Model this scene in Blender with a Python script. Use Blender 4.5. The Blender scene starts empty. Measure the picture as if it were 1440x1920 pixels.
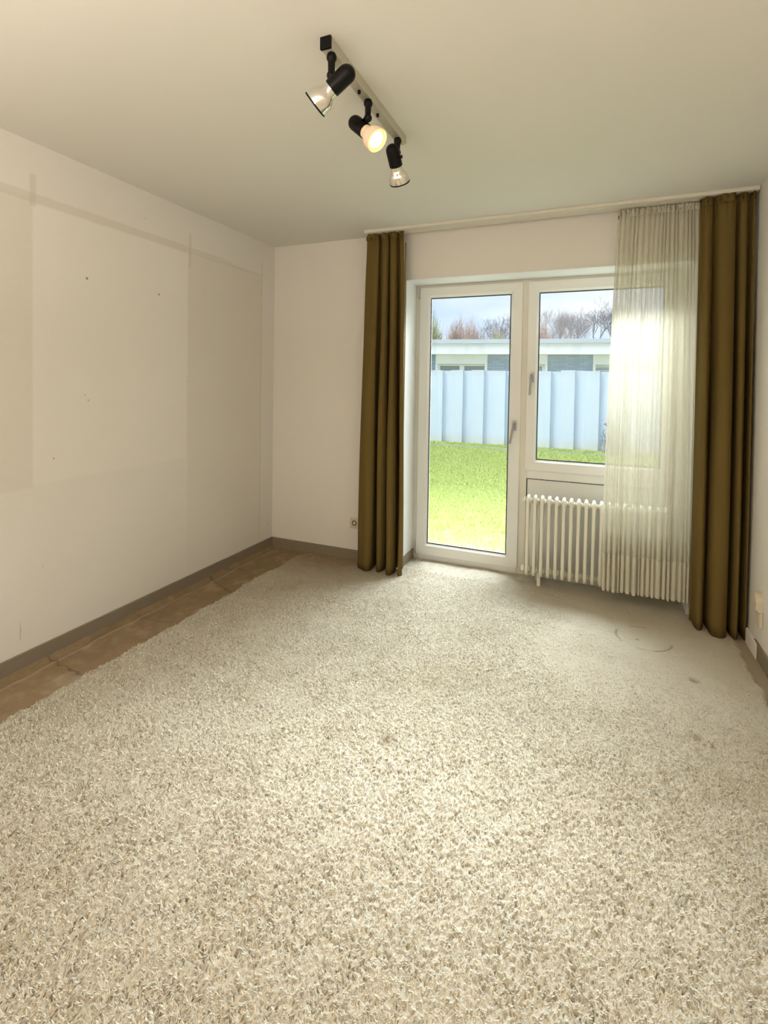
import bpy, bmesh, math, random
import numpy as np
from mathutils import Vector, Matrix, Quaternion
PI = math.pi
C = bpy.context.scene.collection
scene = bpy.context.scene

# ---------------------------------------------------------------- camera
cam_d = bpy.data.cameras.new('camera')
cam_d.sensor_fit = 'HORIZONTAL'; cam_d.sensor_width = 36.0
cam_d.lens = 938.04 / 1440 * 36
cam_d.shift_y = -(960 - 740.2) / 1440
cam_d.clip_start = .02; cam_d.clip_end = 500
cam = bpy.data.objects.new('camera', cam_d); C.objects.link(cam)
r_ = Vector((0.92184386, 0.38722477, 0.01615162)); u_ = Vector((-0.02402085, 0.01549088, 0.99959143)); f_ = Vector((-0.38681636, 0.9218552, -0.02358164))
cam.matrix_world = Matrix(((r_.x, u_.x, -f_.x, 2.4731), (r_.y, u_.y, -f_.y, -3.5005), (r_.z, u_.z, -f_.z, 1.3886), (0, 0, 0, 1)))
scene.camera = cam

# ---------------------------------------------------------------- sky
world = bpy.data.worlds.new('sky'); scene.world = world; world.use_nodes = True
wn = world.node_tree; wn.nodes.clear()
def wN(t, **k):
    n = wn.nodes.new(t)
    for a, b in k.items(): setattr(n, a, b)
    return n
tc = wN('ShaderNodeTexCoord'); mp = wN('ShaderNodeMapping'); mp.inputs['Scale'].default_value = (1.2, 1.2, 4.0)
no = wN('ShaderNodeTexNoise'); no.inputs['Scale'].default_value = 2.6; no.inputs['Detail'].default_value = 6
rp = wN('ShaderNodeValToRGB')
rp.color_ramp.elements[0].position = .36; rp.color_ramp.elements[0].color = (.50, .68, .92, 1)
rp.color_ramp.elements[1].position = .66; rp.color_ramp.elements[1].color = (.82, .90, .96, 1)
bg = wN('ShaderNodeBackground'); bg.inputs['Strength'].default_value = .90
wo = wN('ShaderNodeOutputWorld')
wn.links.new(tc.outputs['Generated'], mp.inputs['Vector']); wn.links.new(mp.outputs['Vector'], no.inputs['Vector'])
wn.links.new(no.outputs['Fac'], rp.inputs['Fac']); wn.links.new(rp.outputs['Color'], bg.inputs['Color']); wn.links.new(bg.outputs['Background'], wo.inputs['Surface'])

# ---------------------------------------------------------------- lights
def look(o, d):
    o.rotation_euler = Vector(d).to_track_quat('-Z', 'Y').to_euler()
def area(name, loc, target, sx, sy, e, col, spread=180):
    l = bpy.data.lights.new(name, 'AREA'); l.shape = 'RECTANGLE'; l.size = sx; l.size_y = sy; l.energy = e; l.color = col; l.spread = math.radians(spread)
    o = bpy.data.objects.new(name, l); C.objects.link(o); o.location = loc; look(o, Vector(target) - Vector(loc)); return o
sl = bpy.data.lights.new('sun', 'SUN'); sl.energy = 1.95; sl.angle = math.radians(22); sl.color = (1, .97, .9)
so = bpy.data.objects.new('sun', sl); C.objects.link(so); so.location = (0, -5, 9); look(so, (.75, .62, -1.1))
area('added_boost_over_the_garden', (2.1, 3.6, 4.1), (1.75, -1.6, .5), 4.2, 1.6, 190, (.80, .91, 1.0), 110)  # extra lamp above the lawn, added to boost the window light indoors
area('added_boost_above_the_door', (2.05, 1.7, 3.35), (1.95, -.05, 1.62), 2.6, 1.0, 430, (.82, .92, 1.0), 88)  # second added lamp, brightens the floor just inside the door
area('added_ceiling_fill', (1.6, -4.2, 1.62), (1.6, -4.2, 2.5), 2.4, 1.2, 62, (1.0, .89, .79))  # unseen uplight added behind the camera to lift ceiling and walls

scene.view_settings.view_transform = 'Standard'; scene.view_settings.look = 'None'
scene.view_settings.exposure = 0.42; scene.view_settings.gamma = 1.0; scene.view_settings.use_curve_mapping = False

# ---------------------------------------------------------------- material helpers
class Mat:
    def __init__(s, name):
        s.m = bpy.data.materials.new(name); s.m.use_nodes = True; s.t = s.m.node_tree; s.t.nodes.clear()
        s.out = s.t.nodes.new('ShaderNodeOutputMaterial')
    def n(s, t, **k):
        n = s.t.nodes.new(t)
        for a, b in k.items(): setattr(n, a, b)
        return n
    def l(s, a, b): s.t.links.new(a, b)
    def val(s, x, sock):
        if isinstance(x, bpy.types.NodeSocket): s.l(x, sock)
        else: sock.default_value = x
    def math(s, op, a, b=0.0, clamp=False):
        n = s.n('ShaderNodeMath', operation=op); n.use_clamp = clamp
        s.val(a, n.inputs[0]); s.val(b, n.inputs[1]); return n.outputs[0]
    def mix(s, f, a, b):
        n = s.n('ShaderNodeMix', data_type='RGBA')
        s.val(f, n.inputs[0])
        for x, i in ((a, 6), (b, 7)):
            if isinstance(x, tuple): n.inputs[i].default_value = (*x[:3], 1)
            else: s.l(x, n.inputs[i])
        return n.outputs[2]
    def coord(s): return s.n('ShaderNodeNewGeometry').outputs['Position']
    def noise(s, scale, detail=3, vec=None, rough=.5, stretch=None):
        v = vec if vec is not None else s.coord()
        if stretch:
            m = s.n('ShaderNodeMapping'); m.inputs['Scale'].default_value = stretch; s.l(v, m.inputs['Vector']); v = m.outputs['Vector']
        n = s.n('ShaderNodeTexNoise'); n.inputs['Scale'].default_value = scale; n.inputs['Detail'].default_value = detail; n.inputs['Roughness'].default_value = rough
        s.l(v, n.inputs['Vector']); return n.outputs['Fac']
    def bump(s, h, strength=.3, dist=.002):
        b = s.n('ShaderNodeBump'); b.inputs['Strength'].default_value = strength; b.inputs['Distance'].default_value = dist; s.l(h, b.inputs['Height']); return b.outputs['Normal']
    def bsdf(s, col, rough=.5, metal=0, normal=None, spec=.5, emis=None, es=0):
        p = s.n('ShaderNodeBsdfPrincipled')
        if isinstance(col, tuple): p.inputs['Base Color'].default_value = (*col[:3], 1)
        else: s.l(col, p.inputs['Base Color'])
        s.val(rough, p.inputs['Roughness']); p.inputs['Metallic'].default_value = metal; p.inputs['Specular IOR Level'].default_value = spec
        if normal is not None: s.l(normal, p.inputs['Normal'])
        if emis: p.inputs['Emission Color'].default_value = (*emis, 1); p.inputs['Emission Strength'].default_value = es
        return p.outputs[0]
    def done(s, sh): s.l(sh, s.out.inputs['Surface']); return s.m

def simple(name, col, rough=.5, metal=0, var=.06, scale=30, bs=.05, bd=.001, spec=.5, emis=None, es=0):
    M = Mat(name); nz = M.noise(scale)
    c = M.mix(nz, tuple(x * (1 - var) for x in col), tuple(min(1, x * (1 + var)) for x in col))
    return M.done(M.bsdf(c, rough, metal, M.bump(nz, bs, bd) if bs else None, spec, emis, es))

m_pvc = simple('white_pvc', (.83, .83, .79), .28, var=.02, scale=8, bs=.02)
m_pvc_post = simple('cream_pvc', (.78, .75, .65), .32, var=.02, scale=8, bs=.02)
m_gasket = simple('black_rubber', (.012, .014, .018), .6)
m_black = simple('black_plastic', (.004, .0035, .0035), .4, var=.2, bs=.03, spec=.18)
m_chrome = simple('chrome', (.86, .84, .80), .06, 1, var=.02, bs=0)
m_bar = simple('brushed_silver', (.58, .54, .45), .4, .35, var=.08, scale=60, bs=.03)
m_alu = simple('brushed_aluminium', (.42, .41, .40), .32, .85, var=.05, scale=60)
m_rad = simple('ivory_enamel', (.86, .83, .70), .22, var=.02, scale=10, bs=.02)
m_socket = simple('ivory_plastic', (.72, .64, .50), .35, var=.03)
m_dark = simple('dark_void', (.02, .018, .015), .8)
m_skirt = simple('brown_carpet_skirting', (.25, .205, .145), .9, var=.18, scale=160, bs=.4, bd=.002)
m_rail = simple('white_rail', (.74, .70, .60), .4, var=.03)
m_reveal = simple('white_paint', (.86, .86, .84), .7, var=.02, scale=120, bs=.15)
m_roof = simple('grey_metal_trim', (.56, .62, .70), .5, var=.04)
m_render = simple('white_render', (.88, .88, .88), .85, var=.04, scale=1.5, bs=.1)
m_bark = simple('bark', (.26, .26, .31), .9, var=.2, scale=6)
m_bark2 = simple('pale_twig', (.36, .33, .38), .9, var=.2, scale=3)
m_twig_y = simple('yellow_green_twig', (.60, .60, .34), .9, var=.3, scale=1.2)
m_twig_r = simple('russet_twig', (.60, .46, .38), .9, var=.3, scale=1.2)
m_winglass = simple('far_window_glass', (.24, .30, .32), .1, var=.1, scale=1)
m_louvre = simple('grey_louvre', (.60, .66, .70), .5)
m_leaf = simple('shrub_leaf', (.16, .20, .10), .7, var=.4, scale=8)
m_kerb = simple('concrete_kerb', (.36, .40, .38), .9, var=.15, scale=14, bs=.4)

# glass: clear sheet that lets light pass and mirrors a little
M = Mat('window_glass')
tr = M.n('ShaderNodeBsdfTransparent'); tr.inputs[0].default_value = (.985, .99, .99, 1)
gl = M.n('ShaderNodeBsdfGlossy'); gl.inputs['Roughness'].default_value = .01
fr = M.n('ShaderNodeFresnel'); fr.inputs['IOR'].default_value = 1.45
mx = M.n('ShaderNodeMixShader'); M.l(M.math('MULTIPLY', fr.outputs[0], .8), mx.inputs[0]); M.l(tr.outputs[0], mx.inputs[1]); M.l(gl.outputs[0], mx.inputs[2])
m_glass = M.done(mx.outputs[0])

# box mask in world space; axes: list of (axis index, lo, hi, soft)
def box_mask(M, specs, wob=None):
    sep = M.n('ShaderNodeSeparateXYZ'); M.l(M.coord(), sep.inputs[0]); out = None
    for ax, lo, hi, soft in specs:
        v = sep.outputs[ax]
        if wob is not None: v = M.math('ADD', v, wob)
        a = M.math('DIVIDE', M.math('SUBTRACT', v, lo - soft / 2), soft, True)
        b = M.math('DIVIDE', M.math('SUBTRACT', hi + soft / 2, v), soft, True)
        q = M.math('MULTIPLY', a, b)
        out = q if out is None else M.math('MULTIPLY', out, q)
    return out
def wallpaper(M):
    h = M.math('ADD', M.noise(170, 2), M.math('MULTIPLY', M.noise(60, 2), .7))
    return M.bump(h, .28, .0016)

WALL = (.82, .785, .725)
M = Mat('papered_wall')
m_wall = M.done(M.bsdf(M.mix(M.noise(1.6, 2), tuple(x * .985 for x in WALL), WALL), .9, 0, wallpaper(M), .25))
M = Mat('papered_wall_with_ghost_marks')
wob = M.math('MULTIPLY', M.math('SUBTRACT', M.noise(40, 3), .5), .012)
base = M.mix(M.noise(1.4, 2), tuple(x * .985 for x in WALL), WALL)
def layer(c, specs, tint, amt, w=True):
    m = box_mask(M, specs, wob if w else None)
    return M.mix(M.math('MULTIPLY', m, amt), c, tint)
DARK = (.66, .58, .44); LIGHT = (.86, .82, .75)
base = layer(base, [(1, -6, -1.945, .012), (2, .86, 2.235, .02)], DARK, .24)
base = layer(base, [(1, -1.945, -.955, .012), (2, .872, 2.215, .02)], LIGHT, .7)
base = layer(base, [(1, -.955, -.172, .012), (2, -1, 2.225, .02), (2, .70, 9, .9)], DARK, .26)
base = layer(base, [(1, -.955, -.172, .012), (2, .10, .90, .3)], DARK, .08)
base = layer(base, [(1, -6, -.55, .35), (2, 2.218, 2.262, .008)], (.60, .53, .41), .34)
base = layer(base, [(1, -.6, -.2, .2), (2, 2.222, 2.240, .006)], (.60, .53, .41), .35)
for yy, z0, z1, w in ((-1.945, 2.20, 2.350, .030), (-.945, 2.13, 2.350, .022), (-.172, 2.22, 2.335, .018)):
    base = layer(base, [(1, yy - w / 2, yy + w / 2, .006), (2, z0, z1, .01)], (.58, .52, .40), .34)
base = layer(base, [(1, -.178, -.168, .006), (2, .12, 2.23, .03)], (.56, .47, .33), .45)
base = layer(base, [(1, -.962, -.955, .006), (2, .9, 2.15, .05)], (.58, .50, .38), .25)
# two nail holes, small scuffs
def spot(c, y, z, r, tint, amt):
    sep = M.n('ShaderNodeSeparateXYZ'); M.l(M.coord(), sep.inputs[0])
    dy = M.math('SUBTRACT', sep.outputs[1], y); dz = M.math('SUBTRACT', sep.outputs[2], z)
    d = M.math('SQRT', M.math('ADD', M.math('MULTIPLY', dy, dy), M.math('MULTIPLY', dz, dz)))
    m = M.math('DIVIDE', M.math('SUBTRACT', r, M.math('ADD', d, M.math('MULTIPLY', wob, .4))), r * .5, True)
    return M.mix(M.math('MULTIPLY', m, amt), c, tint)
for y, z, r, a in ((-1.67, 1.913, .009, .8), (-1.198, 1.909, .008, .8), (-1.845, .985, .006, .5), (-.965, 1.38, .005, .5), (-1.30, 2.20 + .14, .006, .3), (-1.66, 1.27, .007, .35), (-1.68, 1.30, .006, .3), (-.05, .2, .01, .3)):
    base = spot(base, y, z, r, (.16, .14, .12), a)
base = layer(base, [(1, -2.006, -2.000, .004), (2, .15, .22, .03)], (.45, .43, .42), .6)
base = layer(base, [(1, -1.90, -1.897, .003), (2, .45, .475, .01)], (.4, .38, .36), .5)
m_wall_left = M.done(M.bsdf(base, .9, 0, wallpaper(M), .25))

M = Mat('painted_ceiling')
m_ceil = M.done(M.bsdf(M.mix(M.noise(.8, 2), (.76, .735, .675), (.78, .755, .695)), .92, 0, M.bump(M.noise(120, 3), .2, .0012), .2))

# carpet colour comes with the mesh (tufts, worn strip, stains)
M = Mat('shag_carpet')
at = M.n('ShaderNodeVertexColor'); at.layer_name = 'tint'
nz = M.noise(420, 3); nz2 = M.noise(1500, 2)
col = M.mix(M.math('MULTIPLY', nz, .5), at.outputs['Color'], (.30, .25, .16))
h = M.math('ADD', M.math('MULTIPLY', nz, .8), M.math('MULTIPLY', nz2, .4))
m_carpet = M.done(M.bsdf(col, .95, 0, M.bump(h, .75, .005), .1))

M = Mat('carpet_pile'); at = M.n('ShaderNodeVertexColor'); at.layer_name = 'tint'
p = M.n('ShaderNodeBsdfDiffuse'); M.l(at.outputs['Color'], p.inputs[0]); t = M.n('ShaderNodeBsdfTranslucent'); M.l(at.outputs['Color'], t.inputs[0])
mx = M.n('ShaderNodeMixShader'); mx.inputs[0].default_value = .3; M.l(p.outputs[0], mx.inputs[1]); M.l(t.outputs[0], mx.inputs[2]); m_pile = M.done(mx.outputs[0])

# heavy curtain cloth, a little light comes through
def cloth(name, col, trans, tcol, weave=900):
    M = Mat(name); nz = M.noise(weave, 1); big = M.noise(6, 2)
    c = M.mix(nz, tuple(x * .82 for x in col), tuple(x * 1.15 for x in col)); c = M.mix(M.math('MULTIPLY', big, .3), c, tuple(x * .85 for x in col))
    p = M.bsdf(c, .85, 0, M.bump(nz, .3, .001), .15)
    t = M.n('ShaderNodeBsdfTranslucent'); t.inputs[0].default_value = (*tcol, 1)
    mx = M.n('ShaderNodeMixShader'); mx.inputs[0].default_value = trans; M.l(p, mx.inputs[1]); M.l(t.outputs[0], mx.inputs[2])
    return M.done(mx.outputs[0])
m_olive = cloth('olive_brown_curtain', (.175, .120, .036), .11, (.60, .36, .07))
m_olive_backlit = cloth('olive_curtain_backlit', (.30, .20, .06), .11, (.60, .36, .07))  # same cloth in a brighter colour, paints the backlit edge
def sheer(name, opac, col=(.80, .765, .63)):
    M = Mat(name)
    sep = M.n('ShaderNodeSeparateXYZ'); M.l(M.coord(), sep.inputs[0])
    nz = M.noise(500, 2, stretch=(1, 1, .004)); n2 = M.noise(160, 1, stretch=(1, 1, .004))
    d = M.n('ShaderNodeBsdfDiffuse'); d.inputs[0].default_value = (*col, 1)
    t = M.n('ShaderNodeBsdfTranslucent'); t.inputs[0].default_value = (*col, 1)
    a = M.n('ShaderNodeMixShader'); a.inputs[0].default_value = .20; M.l(d.outputs[0], a.inputs[1]); M.l(t.outputs[0], a.inputs[2])
    tr = M.n('ShaderNodeBsdfTransparent')
    lw = M.n('ShaderNodeLayerWeight'); lw.inputs['Blend'].default_value = .35
    f = M.math('ADD', M.math('ADD', opac - .12, M.math('MULTIPLY', M.math('ADD', nz, n2), .12)), M.math('MULTIPLY', lw.outputs['Facing'], .30), True)
    mx = M.n('ShaderNodeMixShader'); M.l(f, mx.inputs[0]); M.l(tr.outputs[0], mx.inputs[1]); M.l(a.outputs[0], mx.inputs[2])
    return M.done(mx.outputs[0])
m_sheer = sheer('sheer_net', .68)
m_sheer_hem = sheer('sheer_hem', .88)

# outside materials
M = Mat('lawn_soil'); a = M.noise(1.3, 4); b = M.noise(9, 4)
m_soil = M.done(M.bsdf(M.mix(b, M.mix(a, (.30, .44, .10), (.44, .56, .16)), (.50, .48, .22)), .95, 0, M.bump(b, .4, .02), .1))
M = Mat('grass_blade'); a = M.noise(1.4, 3); b = M.noise(60, 2)
rr = M.n('ShaderNodeValToRGB'); M.l(b, rr.inputs[0]); e = rr.color_ramp.elements; e[0].position = .3; e[0].color = (.34, .52, .10, 1); e[1].position = .72; e[1].color = (.64, .60, .28, 1)
m_grass = M.done(M.bsdf(M.mix(M.math('MULTIPLY', a, .8), rr.outputs[0], (.42, .56, .16)), .8, 0, None, .2))
M = Mat('fence_panel'); a = M.noise(5, 5, stretch=(1, 1, .25)); b = M.noise(60, 3)
sep = M.n('ShaderNodeSeparateXYZ'); M.l(M.coord(), sep.inputs[0])
low = M.math('MULTIPLY', M.math('DIVIDE', M.math('SUBTRACT', .16, sep.outputs[2]), .25, True), M.noise(3, 3))
top = M.math('MULTIPLY', M.math('DIVIDE', M.math('SUBTRACT', sep.outputs[2], 1.55), .2, True), M.math('MULTIPLY', M.noise(14, 4, stretch=(1, 1, .15)), .7))
c = M.mix(a, (.58, .67, .82), (.68, .76, .88)); c = M.mix(low, c, (.60, .58, .50)); c = M.mix(top, c, (.50, .52, .54))
m_fence = M.done(M.bsdf(c, .9, 0, M.bump(b, .3, .004), .1))
M = Mat('slate_cladding')
mpn = M.n('ShaderNodeMapping'); mpn.inputs['Rotation'].default_value = (PI / 2, 0, 0); M.l(M.n('ShaderNodeTexCoord').outputs['Object'], mpn.inputs['Vector'])
bt = M.n('ShaderNodeTexBrick'); M.l(mpn.outputs[0], bt.inputs['Vector']); bt.inputs['Scale'].default_value = 1.0; bt.inputs['Brick Width'].default_value = .34; bt.inputs['Row Height'].default_value = .075; bt.inputs['Mortar Size'].default_value = .006
bt.inputs['Color1'].default_value = (.24, .34, .46, 1); bt.inputs['Color2'].default_value = (.38, .48, .60, 1); bt.inputs['Mortar'].default_value = (.14, .19, .27, 1)
m_slate = M.done(M.bsdf(M.mix(M.math('MULTIPLY', M.noise(3, 4), .6), bt.outputs['Color'], (.46, .56, .68)), .6, 0, M.bump(bt.outputs['Fac'], -.5, .01)))
M = Mat('stained_fascia'); a = M.noise(2.2, 5, stretch=(1, 1, .5))
st = M.math('MULTIPLY', M.math('SUBTRACT', a, .48), 2.2, True)
m_fascia = M.done(M.bsdf(M.mix(st, (.90, .90, .93), (.70, .72, .76)), .8))

# ---------------------------------------------------------------- mesh helpers
def tag(o, label=None, cat=None, group=None, kind=None):
    if label: o['label'] = label
    if cat: o['category'] = cat
    if group: o['group'] = group
    if kind: o['kind'] = kind
    return o
def thing(name, label, cat, loc=(0, 0, 0), group=None, kind=None):
    o = bpy.data.objects.new(name, None); C.objects.link(o); o.location = loc; o.empty_display_size = .1
    return tag(o, label, cat, group, kind)
def wloc(o):
    v = Vector((0, 0, 0))
    while o is not None: v += o.location; o = o.parent
    return v
def obj(name, bm, mat, parent=None, smooth=False, loc=None):
    """world-space bmesh -> mesh object; origin at parent's base (or loc)"""
    me = bpy.data.meshes.new(name)
    off = wloc(parent) if parent else Vector((0, 0, 0))
    base = off + Vector(loc) if (loc is not None and parent) else (Vector(loc) if loc is not None else off)
    bmesh.ops.translate(bm, verts=bm.verts, vec=-base)
    bmesh.ops.recalc_face_normals(bm, faces=bm.faces)
    bm.to_mesh(me); bm.free()
    o = bpy.data.objects.new(name, me); C.objects.link(o)
    if mat: me.materials.append(mat)
    if parent: o.parent = parent
    o.location = base - off if parent else base
    if smooth:
        for p in me.polygons: p.use_smooth = True
    return o
def smooth_by_angle(o, deg=40):
    me = o.data
    for p in me.polygons: p.use_smooth = True
    bm = bmesh.new(); bm.from_mesh(me)
    for e in bm.edges:
        if len(e.link_faces) == 2 and e.calc_face_angle(0) > math.radians(deg): e.smooth = False
    bm.to_mesh(me); bm.free(); return o
def box(bm, x0, x1, y0, y1, z0, z1, bev=0, seg=2):
    v = [bm.verts.new((x, y, z)) for x in (x0, x1) for y in (y0, y1) for z in (z0, z1)]
    fs = [(0, 1, 3, 2), (4, 6, 7, 5), (0, 4, 5, 1), (2, 3, 7, 6), (0, 2, 6, 4), (1, 5, 7, 3)]
    ff = [bm.faces.new([v[i] for i in f]) for f in fs]
    if bev:
        es = list({e for f in ff for e in f.edges})
        bmesh.ops.bevel(bm, geom=es, offset=bev, segments=seg, affect='EDGES', profile=.6)
    return bm
def nbox(*a, **k): return box(bmesh.new(), *a, **k)
def frame_axes(d):
    d = Vector(d).normalized(); a = Vector((0, 0, 1)) if abs(d.z) < .9 else Vector((1, 0, 0))
    s = d.cross(a).normalized(); return d, s, s.cross(d).normalized()
def tube(bm, pts, rad, seg=12, cap=True, closed=False):
    pts = [Vector(p) for p in pts]; n = len(pts); rings = []
    if not hasattr(rad, '__len__'): rad = [rad] * n
    prev = None
    for i, p in enumerate(pts):
        if closed: d = pts[(i + 1) % n] - pts[i - 1]
        else: d = pts[min(i + 1, n - 1)] - pts[max(i - 1, 0)]
        d.normalize()
        if prev is None: _, s, t = frame_axes(d)
        else:
            s = (prev - d * prev.dot(d)).normalized(); t = d.cross(s)
        prev = s
        rings.append([bm.verts.new(p + (s * math.cos(2 * PI * k / seg) + t * math.sin(2 * PI * k / seg)) * rad[i]) for k in range(seg)])
    m = n if closed else n - 1
    for i in range(m):
        a, b = rings[i], rings[(i + 1) % n]
        for k in range(seg): bm.faces.new((a[k], a[(k + 1) % seg], b[(k + 1) % seg], b[k]))
    if cap and not closed: bm.faces.new(rings[0][::-1]); bm.faces.new(rings[-1])
    return bm
def lathe(bm, origin, axis, prof, seg=40, cap0=True, cap1=True):
    """prof: list of (t along axis, radius)"""
    o = Vector(origin); d, s, t = frame_axes(axis); rings = []
    for h, r in prof:
        r = max(r, 1e-5)
        rings.append([bm.verts.new(o + d * h + (s * math.cos(2 * PI * k / seg) + t * math.sin(2 * PI * k / seg)) * r) for k in range(seg)])
    for a, b in zip(rings, rings[1:]):
        for k in range(seg): bm.faces.new((a[k], a[(k + 1) % seg], b[(k + 1) % seg], b[k]))
    if cap0: bm.faces.new(rings[0][::-1])
    if cap1: bm.faces.new(rings[-1])
    return bm
def struct(name, bm, mat, label, parent=None, cat=None):
    o = obj(name, bm, mat, parent)
    if not parent: tag(o, label, cat, None, 'structure')
    return o

# ---------------------------------------------------------------- room shell
W, H, YB, TH = 3.287, 2.5, -5.2, .36
RX0, RX1, LZ, FY = 1.166, 3.03, 2.1585, .2374          # niche left, right, lintel, face of the window frame
struct('wall_left', nbox(-.15, 0, YB, TH, -.1, H), m_wall_left, 'left papered wall with pale ghost outlines of removed furniture', cat='wall')
struct('wall_right', nbox(W, W + .15, YB, TH, -.1, H), m_wall, 'right papered wall seen edge-on beside the dark curtain', cat='wall')
struct('wall_rear', nbox(-.15, W + .15, YB - .15, YB, -.1, H), m_wall, 'papered wall behind the viewer', cat='wall')
bm = bmesh.new(); box(bm, 0, RX0, 0, TH, -.1, H); box(bm, RX1, W, 0, TH, -.1, H); box(bm, RX0, RX1, 0, TH, LZ, H)
wb = struct('wall_back', bm, m_wall, 'cream papered wall around the garden door and window', cat='wall')
struct('ceiling', nbox(-.3, W + .3, YB - .2, TH + .1, H, H + .3), m_ceil, 'flat off-white painted ceiling', cat='ceiling')
# white painted reveal of the niche, a thin corner trim
bm = bmesh.new()
box(bm, RX0, RX0 + .006, -.004, FY, 0, LZ, bev=.0015); box(bm, RX0, RX1, -.004, FY, LZ - .006, LZ, bev=.0015); box(bm, RX1 - .006, RX1, -.004, FY, 0, LZ, bev=.0015)
struct('trim_1', bm, m_reveal, 'white painted lining of the window niche', cat='trim')
# ---------------------------------------------------------------- skirting
def skirting(name, x0, x1, y0, y1, lab): struct(name, nbox(x0, x1, y0, y1, -.03, .081, bev=.003), m_skirt, lab, cat='baseboard')
skirting('baseboard_left', 0, .012, YB, -.0005, 'brown carpet skirting along the left wall')
skirting('baseboard_back', .0125, RX0, -.012, -.0, 'brown carpet skirting on the back wall left of the door')
skirting('baseboard_niche', RX0 + .0065, RX0 + .016, .0, FY - .002, 'short brown skirting inside the door niche')
skirting('baseboard_right', W - .012, W, YB, -.35, 'brown carpet skirting along the right wall')
struct('baseboard_corner', nbox(W - .016, W, -.41, -.215, -.03, .079, bev=.003), m_wall, 'short white painted skirting piece under the right wall socket', cat='baseboard')

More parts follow.
